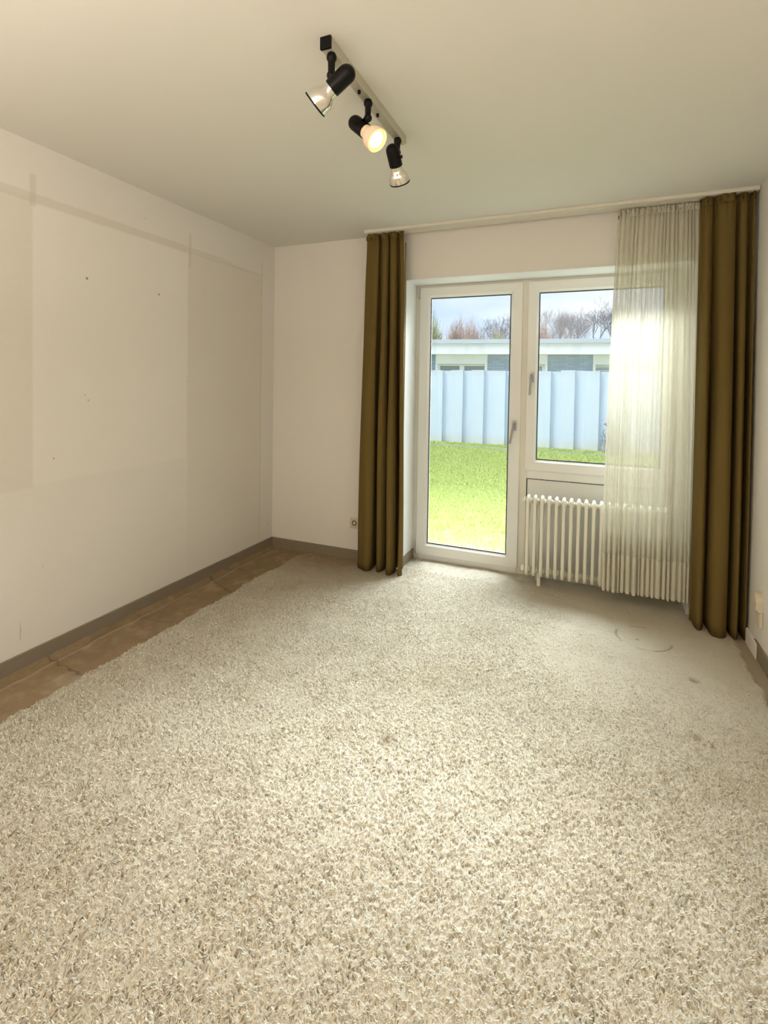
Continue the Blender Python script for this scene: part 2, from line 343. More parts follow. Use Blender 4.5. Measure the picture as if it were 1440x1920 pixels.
# ---------------------------------------------------------------- carpet
def carpet():
    S = .0042; X0, X1, Y0, Y1 = 0.0, W, -2.95, .235
    nx = int((X1 - X0) / S) + 1; ny = int((Y1 - Y0) / S) + 1
    rs = np.random.RandomState(4)
    xs = np.linspace(X0, X1, nx); ys = np.linspace(Y0, Y1, ny); X, Y = np.meshgrid(xs, ys)
    fx = np.fft.fftfreq(nx, S)[None, :]; fy = np.fft.fftfreq(ny, S)[:, None]
    def band(lx, ly, pw=2.0):
        k = np.sqrt((fx * lx) ** 2 + (fy * ly) ** 2)
        F = np.fft.fft2(rs.randn(ny, nx)) * np.exp(-(np.abs(k - 1) * pw) ** 2)
        a = np.real(np.fft.ifft2(F)); return a / a.std()
    def lowp(l):
        k = (fx ** 2 + fy ** 2) * l * l
        a = np.real(np.fft.ifft2(np.fft.fft2(rs.randn(ny, nx)) * np.exp(-k))); return a / a.std()
    big = lowp(.35); mid = lowp(.12); sm = lowp(.05)
    sst = lambda a, b, v: (lambda t: t * t * (3 - 2 * t))(np.clip((v - a) / (b - a), 0, 1))
    n1 = band(.034, .022, 1.6); n2 = band(.016, .013, 1.4); n3 = band(.010, .010, 1.2)
    clump = np.minimum(np.abs(n1 + .5 * n2) * 1.9, 1) ** .8       # cracks between locks of pile
    clump = 1 - (1 - clump) * sst(-.4, .7, .5 * mid + sm + .15)
    pile = clump * .0115 + n2 * .0016 + n3 * .0015
    edge = .002 * sm + .006 * mid
    strip = 1 - sst(.325, .350, X + edge)                            # worn strip along the left wall
    brim = (1 - sst(.12, .62, -Y + edge * 3 + X * .10)) * (1 - sst(.75, 1.15, X))
    rstrip = sst(W - .085, W - .06, X + edge)
    smooth = np.clip(sst(1.9, 2.7, X + .25 * big * .5) * sst(-1.75, -.7, Y), 0, 1)   # trodden flat by the window
    door = sst(-.9, -.1, Y) * .5
    amp = np.clip(1 - .68 * smooth - door * .6, .25, 1) * (1 - np.maximum(strip, rstrip)) * (1 - .7 * brim)
    z = pile * amp + .004 - .010 * np.maximum(strip, rstrip * .7) + big * .0015
    # ridges and seams in the worn strip
    def line(d, w): return np.exp(-(d / w) ** 2)
    seams = line(Y - (-1.875 - .08 * X + .006 * sm), .006) + line(Y - (-.745 - .38 * X + .005 * sm), .006) + .5 * line(Y + 1.36 + .01 * sm, .006) + .4 * line(Y + .45 + .01 * sm, .005)
    wallseam = line(X - .072 - .004 * mid, .006)
    z += strip * (.006 * wallseam - .004 * np.clip(seams, 0, 1)) + strip * (n2 * .0006 + n3 * .0007)
    z += .006 * line(X - .345 + edge, .010) * (1 - brim)
    z += .024 * np.exp(-(X / .022) ** 2)
    # round imprint, castor dents
    rr = np.sqrt((X - 2.757) ** 2 + (Y + .423) ** 2); ring = line(rr - .137, .005)
    z -= .006 * ring * (.4 + .6 * sst(-.6, .6, mid))
    ridge = line(Y + 1.02 + .22 * (X - 2.75) + .02 * mid, .012) * sst(2.3, 2.7, X)
    ridge2 = line(Y + .49 + .10 * (X - 2.3) + .02 * mid, .010) * sst(1.95, 2.1, X) * (1 - sst(2.6, 2.7, X))
    z += .003 * (ridge + ridge2)
    dents = sum(line(np.hypot((X - a) , (Y - b)) + .006 * sm, r) for a, b, r in ((2.939, -.773, .016), (2.874, -1.225, .020), (2.93, -1.26, .010), (2.72, -.452, .005), (1.767, -1.735, .030)))
    z -= .004 * np.clip(dents, 0, 1)
    z = np.where(Y > FY - .01, z, z)
    # colour of the fibres: pale tips, darker roots with crevice shade painted in, worn brown backing
    tip = np.array([.73, .675, .55]); root_shade = np.array([.36, .29, .175]); worn = np.array([.33, .225, .125]); tan = np.array([.60, .52, .37])
    t = np.clip(clump * .85 + .15 + .10 * n3, 0, 1)[..., None]; t = 1 - (1 - t) * np.clip(amp, 0, 1)[..., None]
    col = root_shade + (tip - root_shade) * t
    dirty = np.clip(.30 + .20 * big + .12 * mid + .35 * smooth + .08 * n3, 0, 1)[..., None] * .40
    col = col * (1 - dirty) + tan * dirty
    lft = (sst(-3.2, -1.9, -X * .9 + Y * .0 - 1.2) * 0)[..., None]
    wc = worn[None, None] * (1 + .06 * mid + .05 * sm + .06 * n2)[..., None]
    wc = wc + (np.array([.56, .45, .33]) - wc) * np.clip(.9 * wallseam * .6 + .25 * np.clip(sm * .4 + mid * .6 - .6, 0, 1) + .6 * line(X - .338 + edge, .008) + .5 * line(Y + 1.96, .07) * (X > .2) , 0, 1)[..., None]
    wc *= (1 - .45 * np.clip(seams, 0, 1))[..., None]
    s_ = strip[..., None]; col = col * (1 - s_) + wc * s_
    b_ = np.clip(brim - strip, 0, 1)[..., None] * .85; col = col * (1 - b_) + wc * b_
    r_s = rstrip[..., None] * .5; col = col * (1 - r_s) + np.array([.34, .24, .13]) * r_s
    col = col * (1 - .45 * np.clip(ring * sst(-.3, .6, mid), 0, 1)[..., None])
    col = col * (1 - .55 * np.clip(dents, 0, 1)[..., None] * np.array([.7, .85, 1.0]))
    col = np.clip(col, .02, .95)
    co = np.stack([X, Y, z], -1).reshape(-1, 3).astype(np.float32)
    i = np.arange(nx * ny).reshape(ny, nx)
    q = np.stack([i[:-1, :-1], i[:-1, 1:], i[1:, 1:], i[1:, :-1]], -1).reshape(-1, 4)
    me = bpy.data.meshes.new('floor')
    me.vertices.add(len(co)); me.vertices.foreach_set('co', co.ravel())
    me.loops.add(q.size); me.loops.foreach_set('vertex_index', q.ravel().astype(np.int32))
    me.polygons.add(len(q)); me.polygons.foreach_set('loop_start', np.arange(0, q.size, 4, dtype=np.int32))
    try: me.polygons.foreach_set('loop_total', np.full(len(q), 4, dtype=np.int32))
    except Exception: pass
    me.update(calc_edges=True)
    me.polygons.foreach_set('use_smooth', np.ones(len(q), dtype=bool))
    ca = me.color_attributes.new('tint', 'FLOAT_COLOR', 'POINT')
    ca.data.foreach_set('color', np.concatenate([col.reshape(-1, 3), np.ones((nx * ny, 1))], 1).astype(np.float32).ravel())
    me.materials.append(m_carpet)
    o = bpy.data.objects.new('floor', me); C.objects.link(o)
    # pile: single bent fibres locks standing in the clumps
    NB = 420000; g = rs.rand(NB); bx = rs.rand(NB) * (X1 - .35) + .33; by = Y0 + (rs.rand(NB) ** 1.35) * (-.02 - Y0)
    ix = np.clip((bx / S).astype(int), 0, nx - 1); iy = np.clip(((by - Y0) / S).astype(int), 0, ny - 1)
    am = amp[iy, ix]; keep = rs.rand(NB) < (am - .18) * 1.4; bx, by, ix, iy, am = (a[keep] for a in (bx, by, ix, iy, am)); nb = len(bx)
    zb = z[iy, ix]; gx = np.gradient(n1, axis=1)[iy, ix]; gy = np.gradient(n1, axis=0)[iy, ix]
    la = np.arctan2(gy + .05 * rs.randn(nb), gx + .05 * rs.randn(nb)) + .8 * rs.randn(nb); ln = (.006 + .005 * rs.rand(nb)) * (.5 + .5 * am); wd = .0011 + .0007 * rs.rand(nb); pa = la + PI / 2
    Vt = np.zeros((nb, 4, 3)); hx, hy = np.cos(la) * ln * .75, np.sin(la) * ln * .75
    Vt[:, 0] = np.stack([bx - np.cos(pa) * wd, by - np.sin(pa) * wd, zb - .001], -1); Vt[:, 1] = np.stack([bx + np.cos(pa) * wd, by + np.sin(pa) * wd, zb - .001], -1)
    Vt[:, 2] = np.stack([bx + hx + np.cos(pa) * wd * .6, by + hy + np.sin(pa) * wd * .6, zb + ln * .55], -1); Vt[:, 3] = np.stack([bx + hx - np.cos(pa) * wd * .6, by + hy - np.sin(pa) * wd * .6, zb + ln * .55], -1)
    pm = bpy.data.meshes.new('pile'); pm.vertices.add(nb * 4); pm.vertices.foreach_set('co', Vt.astype(np.float32).ravel())
    pm.loops.add(nb * 4); pm.loops.foreach_set('vertex_index', np.arange(nb * 4, dtype=np.int32)); pm.polygons.add(nb); pm.polygons.foreach_set('loop_start', np.arange(0, nb * 4, 4, dtype=np.int32)); pm.update(calc_edges=True)
    pc = pm.color_attributes.new('tint', 'FLOAT_COLOR', 'POINT'); cc = col[iy, ix]; cc = cc * .86 + tip * .14 * (1 - brim[iy, ix])[:, None]; cc = cc * (1 + .12 * rs.randn(nb, 1)); cc = np.repeat(np.clip(cc, .03, .95), 4, axis=0)
    pc.data.foreach_set('color', np.concatenate([cc, np.ones((nb * 4, 1))], 1).astype(np.float32).ravel()); pm.materials.append(m_pile)
    po = bpy.data.objects.new('pile', pm); C.objects.link(po); po.parent = o; po['kind'] = 'stuff'
    tag(o, 'worn beige shag carpet over the whole floor with a bare brown strip on the left', 'carpet', None, 'structure')
    # the rest of the floor, behind the viewer
    bm = nbox(0, W, YB, Y0, -.08, .008); r = obj('floor_rear', bm, None)
    ca = r.data.color_attributes.new('tint', 'FLOAT_COLOR', 'POINT')
    for k in range(len(r.data.vertices)): ca.data[k].color = (.68, .62, .49, 1)
    r.data.materials.append(m_carpet); tag(r, 'beige carpet continuing behind the viewer', 'carpet', None, 'structure')
    b2 = obj('floor_base', nbox(0, W, Y0, TH, -.10, -.02), m_skirt); tag(b2, 'screed under the carpet', 'floor', None, 'structure')
carpet()

# ---------------------------------------------------------------- door and window
GY = FY + .012
def quad_prism(pts, y0, y1, bev=.0012):
    """pts: (x,z) quad, extruded in y, small bevel so mitres show"""
    bm = bmesh.new()
    a = [bm.verts.new((x, y0, z)) for x, z in pts]; b = [bm.verts.new((x, y1, z)) for x, z in pts]
    bm.faces.new(a); bm.faces.new(b[::-1])
    for k in range(4): bm.faces.new((a[k], b[k], b[(k + 1) % 4], a[(k + 1) % 4]))
    if bev: bmesh.ops.bevel(bm, geom=list(bm.edges), offset=bev, segments=1, affect='EDGES')
    return bm
def mitred(parent, x0, x1, z0, z1, gx0, gx1, gz0, gz1, y0, y1, mat, nm='sash'):
    """four mitred sash members, outer rect to glazing bead"""
    O = [(x0, z0), (x1, z0), (x1, z1), (x0, z1)]; I = [(gx0, gz0), (gx1, gz0), (gx1, gz1), (gx0, gz1)]
    names = ('bottom_rail', 'stile', 'top_rail', 'stile')
    B = .016
    J = [(gx0 - B, gz0 - B), (gx1 + B, gz0 - B), (gx1 + B, gz1 + B), (gx0 - B, gz1 + B)]
    for k in range(4):
        n = (k + 1) % 4
        m = obj(names[k], quad_prism([O[k], O[n], J[n], J[k]], y0, y1), mat, parent)
        # sloped glazing bead
        bm = bmesh.new()
        f0 = [bm.verts.new((J[k][0], y0 + .002, J[k][1])), bm.verts.new((J[n][0], y0 + .002, J[n][1])), bm.verts.new((I[n][0], y0 + .020, I[n][1])), bm.verts.new((I[k][0], y0 + .020, I[k][1]))]
        f1 = [bm.verts.new((v.co.x, y1, v.co.z)) for v in f0]
        bm.faces.new(f0); bm.faces.new(f1[::-1])
        for q in range(4): bm.faces.new((f0[q], f1[q], f1[(q + 1) % 4], f0[(q + 1) % 4]))
        obj('glazing_bead', bm, mat, m)
    g = bmesh.new(); w = .005
    box(g, gx0 - .002, gx0 + w, y0 + .018, y0 + .026, gz0 - .002, gz1 + .002); box(g, gx1 - w, gx1 + .002, y0 + .018, y0 + .026, gz0 - .002, gz1 + .002)
    box(g, gx0 + w, gx1 - w, y0 + .018, y0 + .026, gz0 - .002, gz0 + w); box(g, gx0 + w, gx1 - w, y0 + .018, y0 + .026, gz1 - w, gz1 + .002)
    obj('gasket', g, m_gasket, parent)
    obj('pane', nbox(gx0 - .01, gx1 + .01, y0 + .028, y0 + .034, gz0 - .01, gz1 + .01), m_glass, parent)
def handle(parent, x, z, lean):
    bm = nbox(x - .014, x + .014, FY - .028, FY - .0158, z - .035, z + .035, bev=.004, seg=3)
    h = obj('handle', bm, m_alu, parent)
    bm = bmesh.new(); tube(bm, [(x, FY - .026, z + .012), (x, FY - .058, z + .012)], .010, 16)
    tube(bm, [(x, FY - .056, z + .020), (x + lean * .15, FY - .062, z - .01), (x + lean * .5, FY - .062, z - .06), (x + lean, FY - .058, z - .128)], [.010, .009, .0085, .0075], 12)
    smooth_by_angle(obj('lever', bm, m_alu, h))
# fixed frame (its own thing, sashes are the door and the window)
fr_ = thing('window_1', 'white plastic window frame filling the niche, holding the garden window above the radiator', 'window', (RX0, FY, 0), None, 'structure')
X2 = RX1 - .006; X1_ = RX0 + .006
y0, y1 = FY, FY + .075
obj('frame_post', nbox(X1_, 1.216, y0, y1, .0, LZ - .006, bev=.0015), m_pvc_post, fr_)
obj('frame_post', nbox(1.978, 2.0355, y0, y1, .0, LZ - .006, bev=.0015), m_pvc_post, fr_)
obj('frame_post', nbox(2.955, X2, y0, y1, .0, LZ - .006, bev=.0015), m_pvc_post, fr_)
obj('frame_head', nbox(1.216, 1.978, y0, y1, 2.122, LZ - .006, bev=.0015), m_pvc_post, fr_)
obj('frame_head', nbox(2.0355, 2.955, y0, y1, 2.122, LZ - .006, bev=.0015), m_pvc_post, fr_)
obj('door_sill', nbox(1.216, 1.978, y0 - .006, y1, .0, .058, bev=.002), m_pvc, fr_)
obj('frame_rail', nbox(2.0355, 2.955, y0, y1, .715, .79, bev=.0015), m_pvc, fr_)
obj('frame_rail', nbox(2.0355, 2.955, y0, y1, .0, .055, bev=.0015), m_pvc, fr_)
bm = bmesh.new(); g = .006
box(bm, 2.0355, 2.0355 + g, y0 + .006, y0 + .02, .055, .715); box(bm, 2.0355 + g, 2.955, y0 + .006, y0 + .02, .715 - g, .715); box(bm, 2.955 - g, 2.955, y0 + .006, y0 + .02, .055, .715 - g)
obj('gasket', bm, m_gasket, fr_)
# infill panel with a narrow cut-out behind the radiator
bm = bmesh.new(); sx0, sx1, sz0, sz1 = 2.132, 2.158, .09, .335
box(bm, 2.0355 + g, sx0, y0 + .012, y0 + .05, .055, .715 - g); box(bm, sx1, 2.955 - g, y0 + .012, y0 + .05, .055, .715 - g)
box(bm, sx0, sx1, y0 + .012, y0 + .05, sz1, .715 - g); box(bm, sx0, sx1, y0 + .012, y0 + .05, .055, sz0)
pn = obj('infill_panel', bm, m_pvc, fr_)
obj('slot', nbox(sx0, sx1, y0 + .04, y0 + .048, sz0, sz1), m_dark, pn)
sash = fr_
mitred(sash, 2.0243, 2.967, .7759, 2.1317, 2.0992, 2.885, .8555, 2.0512, FY - .014, FY - .0002 + .03, m_pvc)
handle(sash, 2.062, 1.447, -.010)
dr = thing('door_1', 'white glazed garden door with a hanging silver handle', 'door', (1.2062, FY, 0), None, 'structure')
mitred(dr, 1.2062, 1.984, .0493, 2.1317, 1.2903, 1.8995, .1369, 2.0512, FY - .016, FY + .03, m_pvc)
handle(dr, 1.946, 1.092, -.026)
for z0, z1 in ((2.055, 2.135), (.06, .155)):
    bm = bmesh.new(); tube(bm, [(1.2015, FY - .012, z0), (1.2015, FY - .012, z1)], .0075, 12)
    hg = smooth_by_angle(obj('hinge', bm, m_pvc, dr))
    bm = bmesh.new(); tube(bm, [(1.2015, FY - .012, z0 - .006), (1.2015, FY - .012, z0 + .004)], .0082, 12); obj('hinge_cap', bm, m_alu, hg)

# ---------------------------------------------------------------- radiator
NSEC = 19; PIT = .0465; RXs = 2.073; ry0, ry1, rz0, rz1, rt = .035, .115, .085, .622, .0118
rad = thing('radiator', 'ivory tubular column radiator standing in the niche below the window', 'radiator', (RXs, .075, 0))
def loop_pts():
    p = []; cr = .026
    for cx_, cz_, a0 in ((ry1 - cr, rz1 - cr, 0), (ry0 + cr, rz1 - cr, 90), (ry0 + cr, rz0 + cr, 180), (ry1 - cr, rz0 + cr, 270)):
        for k in range(6):
            a = math.radians(a0 + 18 * k); p.append((0, cx_ + cr * math.cos(a), cz_ + cr * math.sin(a)))
    return p
bm = bmesh.new(); tube(bm, [(RXs, a, b) for _, a, b in loop_pts()], rt, 12, closed=True)
# nipples that join the section to the next
for z in (rz1 - .030, rz0 + .030): tube(bm, [(RXs - PIT / 2, .075, z), (RXs - .018, .075, z), (RXs - .012, .075, z), (RXs + .012, .075, z), (RXs + .018, .075, z), (RXs + PIT / 2, .075, z)], [.0175, .0175, .027, .027, .0175, .0175], 14)
sec = obj('section', bm, m_rad, rad, smooth=True); smooth_by_angle(sec, 50)
for k in range(1, NSEC):
    c = sec.copy(); C.objects.link(c); c.parent = rad; c.location = sec.location + Vector((k * PIT, 0, 0))
bm = bmesh.new(); lathe(bm, (RXs - PIT / 2 + .004, .075, rz0 + .030), (-1, 0, 0), [(0, .020), (.003, .024), (.016, .024), (.020, .020), (.022, .010)], 20); smooth_by_angle(obj('end_plug', bm, m_rad, rad))
bm = bmesh.new(); lathe(bm, (RXs - PIT / 2 + .004, .075, rz1 - .030), (-1, 0, 0), [(0, .020), (.003, .022), (.008, .022), (.010, .008), (.024, .007), (.026, .004)], 16); smooth_by_angle(obj('vent_valve', bm, m_rad, rad))
bm = nbox(2.140, 2.163, .064, .086, .0, rz0 + .022, bev=.003); obj('foot', bm, m_rad, rad)
bm = bmesh.new(); tube(bm, [(RXs, .14, .10), (RXs + .9, .14, .10)], .009, 10); tube(bm, [(RXs + .05, .14, .10), (RXs + .05, .18, .05), (RXs + .05, .185, -.01)], .009, 10)
smooth_by_angle(obj('supply_pipe', bm, m_rad, rad))

# ---------------------------------------------------------------- curtain rail
bm = bmesh.new()
for a, b in ((-.175, -.162), (-.156, -.118), (-.112, -.074), (-.068, -.055)): box(bm, .90, W - .004, a, b, H - .022, H - .0005, bev=.002)
box(bm, .90, W - .004, -.172, -.058, H - .006, H - .0005)
rl = obj('curtain_rail', bm, m_rail); tag(rl, 'white double-track curtain rail fixed to the ceiling above the window', 'curtain rail')

# ---------------------------------------------------------------- curtains
def catmull(P, n):
    P = [Vector(p) for p in P]; P = [2 * P[0] - P[1]] + P + [2 * P[-1] - P[-2]]; out = []
    m = len(P) - 3
    for i in range(n):
        t = i / (n - 1) * m; k = min(int(t), m - 1); t -= k
        a, b, c, d = P[k:k + 4]
        out.append(.5 * ((2 * b) + (c - a) * t + (2 * a - 5 * b + 4 * c - d) * t * t + (3 * b - a - 3 * c + d) * t ** 3))
    return out
def drape(top, bot, zt, zb, nu, nv, seed=0, thick=0, wob=.006, hem=None):
    """surface between two plan curves; returns bmesh of rows from zt to zb"""
    rnd = random.Random(seed); A = catmull(top, nu); B = catmull(bot, nu)
    ph = [rnd.uniform(0, 6.28) for _ in range(8)]
    bm = bmesh.new(); rows = []
    for j in range(nv):
        v = j / (nv - 1); z = zt + (zb - zt) * v; s = 1 - (1 - min(v * 1.15, 1)) ** 1.6
        row = []
        for i in range(nu):
            p = A[i] * (1 - s) + B[i] * s; u = i / (nu - 1)
            w = wob * (math.sin(u * 23 + v * 5 + ph[0]) * math.sin(v * 4 + ph[1]) + .5 * math.sin(u * 51 - v * 7 + ph[2])) * min(1, v * 3)
            gath = max(0, 1 - v / .03) * .0045 * math.sin(u * nu * .9 + ph[3]) + max(0, 1 - v / .06) * .003 * math.sin(u * 190 + ph[4])
            row.append(bm.verts.new((p.x + w * .4, p.y + w + gath, z + (p.y * hem if hem and j == nv - 1 else 0))))
        rows.append(row)
    for j in range(nv - 1):
        for i in range(nu - 1): bm.faces.new((rows[j][i], rows[j][i + 1], rows[j + 1][i + 1], rows[j + 1][i]))
    return bm
def solid(o, t):
    md = o.modifiers.new('thick', 'SOLIDIFY'); md.thickness = t; md.offset = 0; return o
def fold_plan(x0, x1, yc, amp, n, seed, jx=.3, ja=.35):
    """rounded zigzag plan with n folds"""
    rnd = random.Random(seed); P = []; ws = [1 + rnd.uniform(-jx, jx) for _ in range(n)]; t = sum(ws); x = x0
    for k, w in enumerate(ws):
        w = w / t * (x1 - x0); a = amp * (1 + rnd.uniform(-ja, ja)); b = amp * (1 + rnd.uniform(-ja, ja))
        P += [(x + w * .02, yc + b, 0), (x + w * .10, yc - .2 * a, 0), (x + w * .30, yc - a, 0), (x + w * .62, yc - a * .9, 0), (x + w * .80, yc, 0), (x + w * .82, yc + b * .8, 0)]
        x += w
    P.append((x1, yc + amp * .3, 0)); return P
def resample(P, n): return [tuple(p) for p in catmull(P, n)]

# left heavy curtain: plan traced as folds, widest fold at the wall side
Lbot = [(.885, -.045), (.868, -.10), (.880, -.165), (.925, -.195), (.968, -.205), (.998, -.175), (.990, -.10), (.996, -.055), (1.022, -.07), (1.026, -.14), (1.040, -.185), (1.072, -.185), (1.088, -.13), (1.080, -.07), (1.096, -.05), (1.112, -.10), (1.110, -.165), (1.128, -.205), (1.158, -.205), (1.172, -.15), (1.162, -.08), (1.176, -.045), (1.196, -.055), (1.204, -.11), (1.206, -.17), (1.222, -.20), (1.240, -.175)]
Lbot = [(x, y, 0) for x, y in Lbot]
Ltop = [(.900 + (x - .868) / (1.24 - .868) * .292, -.115 + (y + .125) * .30, 0) for x, y, _ in Lbot]
lc = thing('curtain', 'narrow olive-brown curtain hanging left of the garden door', 'curtain', (1.04, -.12, .03), 'olive-brown curtains')
o = obj('fabric_panel', drape(Ltop, Lbot, H - .045, .035, 330, 60, 3, hem=.10), m_olive, lc, smooth=True); solid(o, .0022)
def heading(top, zt, zb, nu, parent, mat, seed, amp=.008, push=-.006):
    rnd = random.Random(seed); A = catmull(top, nu); bm = bmesh.new(); rows = []
    ph = [rnd.uniform(0, 6.28) for _ in range(6)]
    for j in range(7):
        v = j / 6; row = []
        for i in range(nu):
            p = A[i]; w = amp * (math.sin(i * .95 + ph[0]) * (1 - .4 * v) + .6 * math.sin(i * .41 + ph[1] + v * 3) + .4 * rnd.uniform(-1, 1)) * (.5 + math.sin(v * PI))
            row.append(bm.verts.new((p.x + .3 * w, p.y * 1 + push + w, zt - .003 + (zb - zt) * v + .0025 * math.sin(i * .7 + ph[2]))))
        rows.append(row)
    for j in range(6):
        for i in range(nu - 1): bm.faces.new((rows[j][i], rows[j][i + 1], rows[j + 1][i + 1], rows[j + 1][i]))
    o = obj('heading', bm, mat, parent, smooth=True); solid(o, .002); return o
heading(Ltop, H - .0225, H - .062, 150, lc, m_olive, 5)
# folded-over side hem, its backlit gold put into a brighter cloth colour
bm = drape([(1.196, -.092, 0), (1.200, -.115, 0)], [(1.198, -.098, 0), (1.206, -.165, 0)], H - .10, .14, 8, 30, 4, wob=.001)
solid(obj('side_hem', bm, m_olive_backlit, lc, smooth=True), .002)

# right heavy curtain
Rbot = [(3.020, -.06), (3.030, -.12), (3.042, -.19), (3.062, -.205), (3.080, -.16), (3.074, -.10), (3.088, -.08), (3.098, -.16), (3.112, -.235), (3.150, -.255), (3.180, -.225), (3.186, -.15), (3.176, -.10), (3.192, -.085), (3.202, -.15), (3.208, -.215), (3.226, -.235), (3.240, -.19), (3.236, -.12), (3.248, -.09), (3.258, -.14), (3.262, -.20), (3.270, -.225), (3.276, -.16), (3.274, -.08)]
Rbot = [(x, min(y, -.108), 0) for x, y in Rbot]
Rtop = [(3.010 + (x - 3.02) / .256 * .262, -.135 + (y + .16) * .32, 0) for x, y, _ in Rbot]
rc = thing('curtain', 'olive-brown curtain in deep shade against the right wall', 'curtain', (3.15, -.15, .03), 'olive-brown curtains')
o = obj('fabric_panel', drape(Rtop, Rbot, H - .045, .032, 330, 60, 9, hem=.10), m_olive, rc, smooth=True); solid(o, .0022)
heading(Rtop, H - .0225, H - .066, 150, rc, m_olive, 6, .009)

# sheer
sc = thing('net_curtain', 'pleated cream see-through net curtain over the right half of the window', 'curtain', (2.8, -.09, .12))
rnd = random.Random(12)
NF = 20
St = fold_plan(2.585, 3.06, -.078, .008, NF, 21, .5, .5); Sb = fold_plan(2.545, 3.060, -.070, .018, NF, 33, .6, .5)
ZS = .345
def lerp_plan(a, b, s): return [tuple(Vector(p) * (1 - s) + Vector(q) * s) for p, q in zip(a, b)]
Smid = lerp_plan(St, Sb, 1 - (1 - min(((H - .045 - ZS) / (H - .045 - .118)) * 1.15, 1)) ** 1.6)
o = obj('fabric_panel', drape(St, Smid, H - .050, ZS, 620, 46, 7, wob=.002), m_sheer, sc, smooth=True)
hemP = [(x, y - .002, z) for x, y, z in Smid]; Sb2 = [(x, y - .002, z) for x, y, z in Sb]
bm = drape(hemP, Sb2, ZS, .118, 620, 12, 7, wob=.0, hem=.12)
o = obj('hem', bm, m_sheer_hem, sc, smooth=True)
hd = heading(St, H - .024, H - .066, 260, sc, m_sheer_hem, 8, .009, -.004)
bm = bmesh.new(); tube(bm, [(2.588, -.10, H - .066), (2.586, -.10, H - .084)], .0035, 8); obj('end_weight', bm, m_dark, sc)

# ---------------------------------------------------------------- sockets
sk = thing('socket', 'single ivory wall socket beside the left curtain', 'socket', (.775, 0, .293))
bm = nbox(.735, .815, -.010, .0005, .253, .333, bev=.003, seg=3)
obj('cover_plate', bm, m_socket, sk)
bm = bmesh.new(); lathe(bm, (.775, -.010, .293), (0, -1, 0), [(0, .0265), (.004, .0265), (.004, .0215), (.001, .0205)], 28, True, True)
ins = smooth_by_angle(obj('insert', bm, m_socket, sk), 30)
bm = bmesh.new(); lathe(bm, (.775, -.0115, .293), (0, -1, 0), [(0, .0200), (.0008, .0200)], 28); obj('recess', bm, m_dark, ins)
bm = bmesh.new()
lathe(bm, (.775, -.0122, .293), (0, -1, 0), [(0, .0135), (.0010, .0135)], 24); obj('contact_face', bm, m_socket, ins)
rs = thing('socket', 'ivory domed wall box with dark slots above the right skirting', 'socket', (W, -.42, .26))
# domed upper body
def arch_box(x0, x1, yc, hw, z0, z1, bev):
    bm = bmesh.new(); pts = [(yc - hw, z0), (yc + hw, z0)]
    for k in range(13):
        a = PI * k / 12; pts.append((yc + hw * math.cos(a), z1 - hw * .8 + hw * .8 * math.sin(a)))
    A = [bm.verts.new((x0, y, z)) for y, z in pts]; B = [bm.verts.new((x1, y, z)) for y, z in pts]
    bm.faces.new(A); bm.faces.new(B[::-1])
    for k in range(len(pts)): n = (k + 1) % len(pts); bm.faces.new((A[k], B[k], B[n], A[n]))
    bmesh.ops.bevel(bm, geom=[e for e in bm.edges if abs(e.verts[0].co.x - x0) < 1e-6 and abs(e.verts[1].co.x - x0) < 1e-6], offset=bev, segments=3, affect='EDGES')
    return bm
bd = obj('housing', arch_box(W - .034, W + .001, -.415, .048, .262, .348, .008), m_socket, rs)
bm = bmesh.new()
for z in (.312, .286): box(bm, W - .030, W - .016, -.3685, -.3655, z - .007, z + .007)
obj('slot', bm, m_dark, bd)
bm = bmesh.new(); box(bm, W - .016, W + .001, -.455, -.378, .178, .260, bev=.010, seg=4); obj('cover_plate', bm, m_socket, rs)

# ---------------------------------------------------------------- ceiling spotlights
tb = thing('spotlight_bar', 'silver ceiling bar carrying three adjustable chrome spotlights', 'ceiling light', (1.65, -1.72, H))
obj('bar', nbox(1.632, 1.668, -2.065, -1.372, 2.462, H, bev=.0015), m_bar, tb)
obj('end_cap', nbox(1.631, 1.669, -2.075, -2.065, 2.461, H, bev=.001), m_black, tb)
for y in (-1.822, -1.651):
    bm = bmesh.new(); lathe(bm, (1.650, y, 2.4625), (0, 0, -1), [(0, .0062), (.009, .0062), (.012, .005), (.0135, .002)], 16); smooth_by_angle(obj('screw_cap', bm, m_black, tb))
m_bulb = simple('lit_bulb_face', (1, .9, .7), .3, var=0, bs=0, emis=(1.0, .74, .34), es=9)
m_glow = simple('glowing_bulb_shell', (.8, .62, .46), .35, var=0, bs=0, emis=(1.0, .60, .32), es=.22)
m_ring = simple('glowing_bulb_ring', (.8, .6, .4), .35, var=0, bs=0, emis=(1.0, .55, .20), es=1.1)
m_off = simple('unlit_bulb_face', (.55, .55, .52), .25, var=.02)
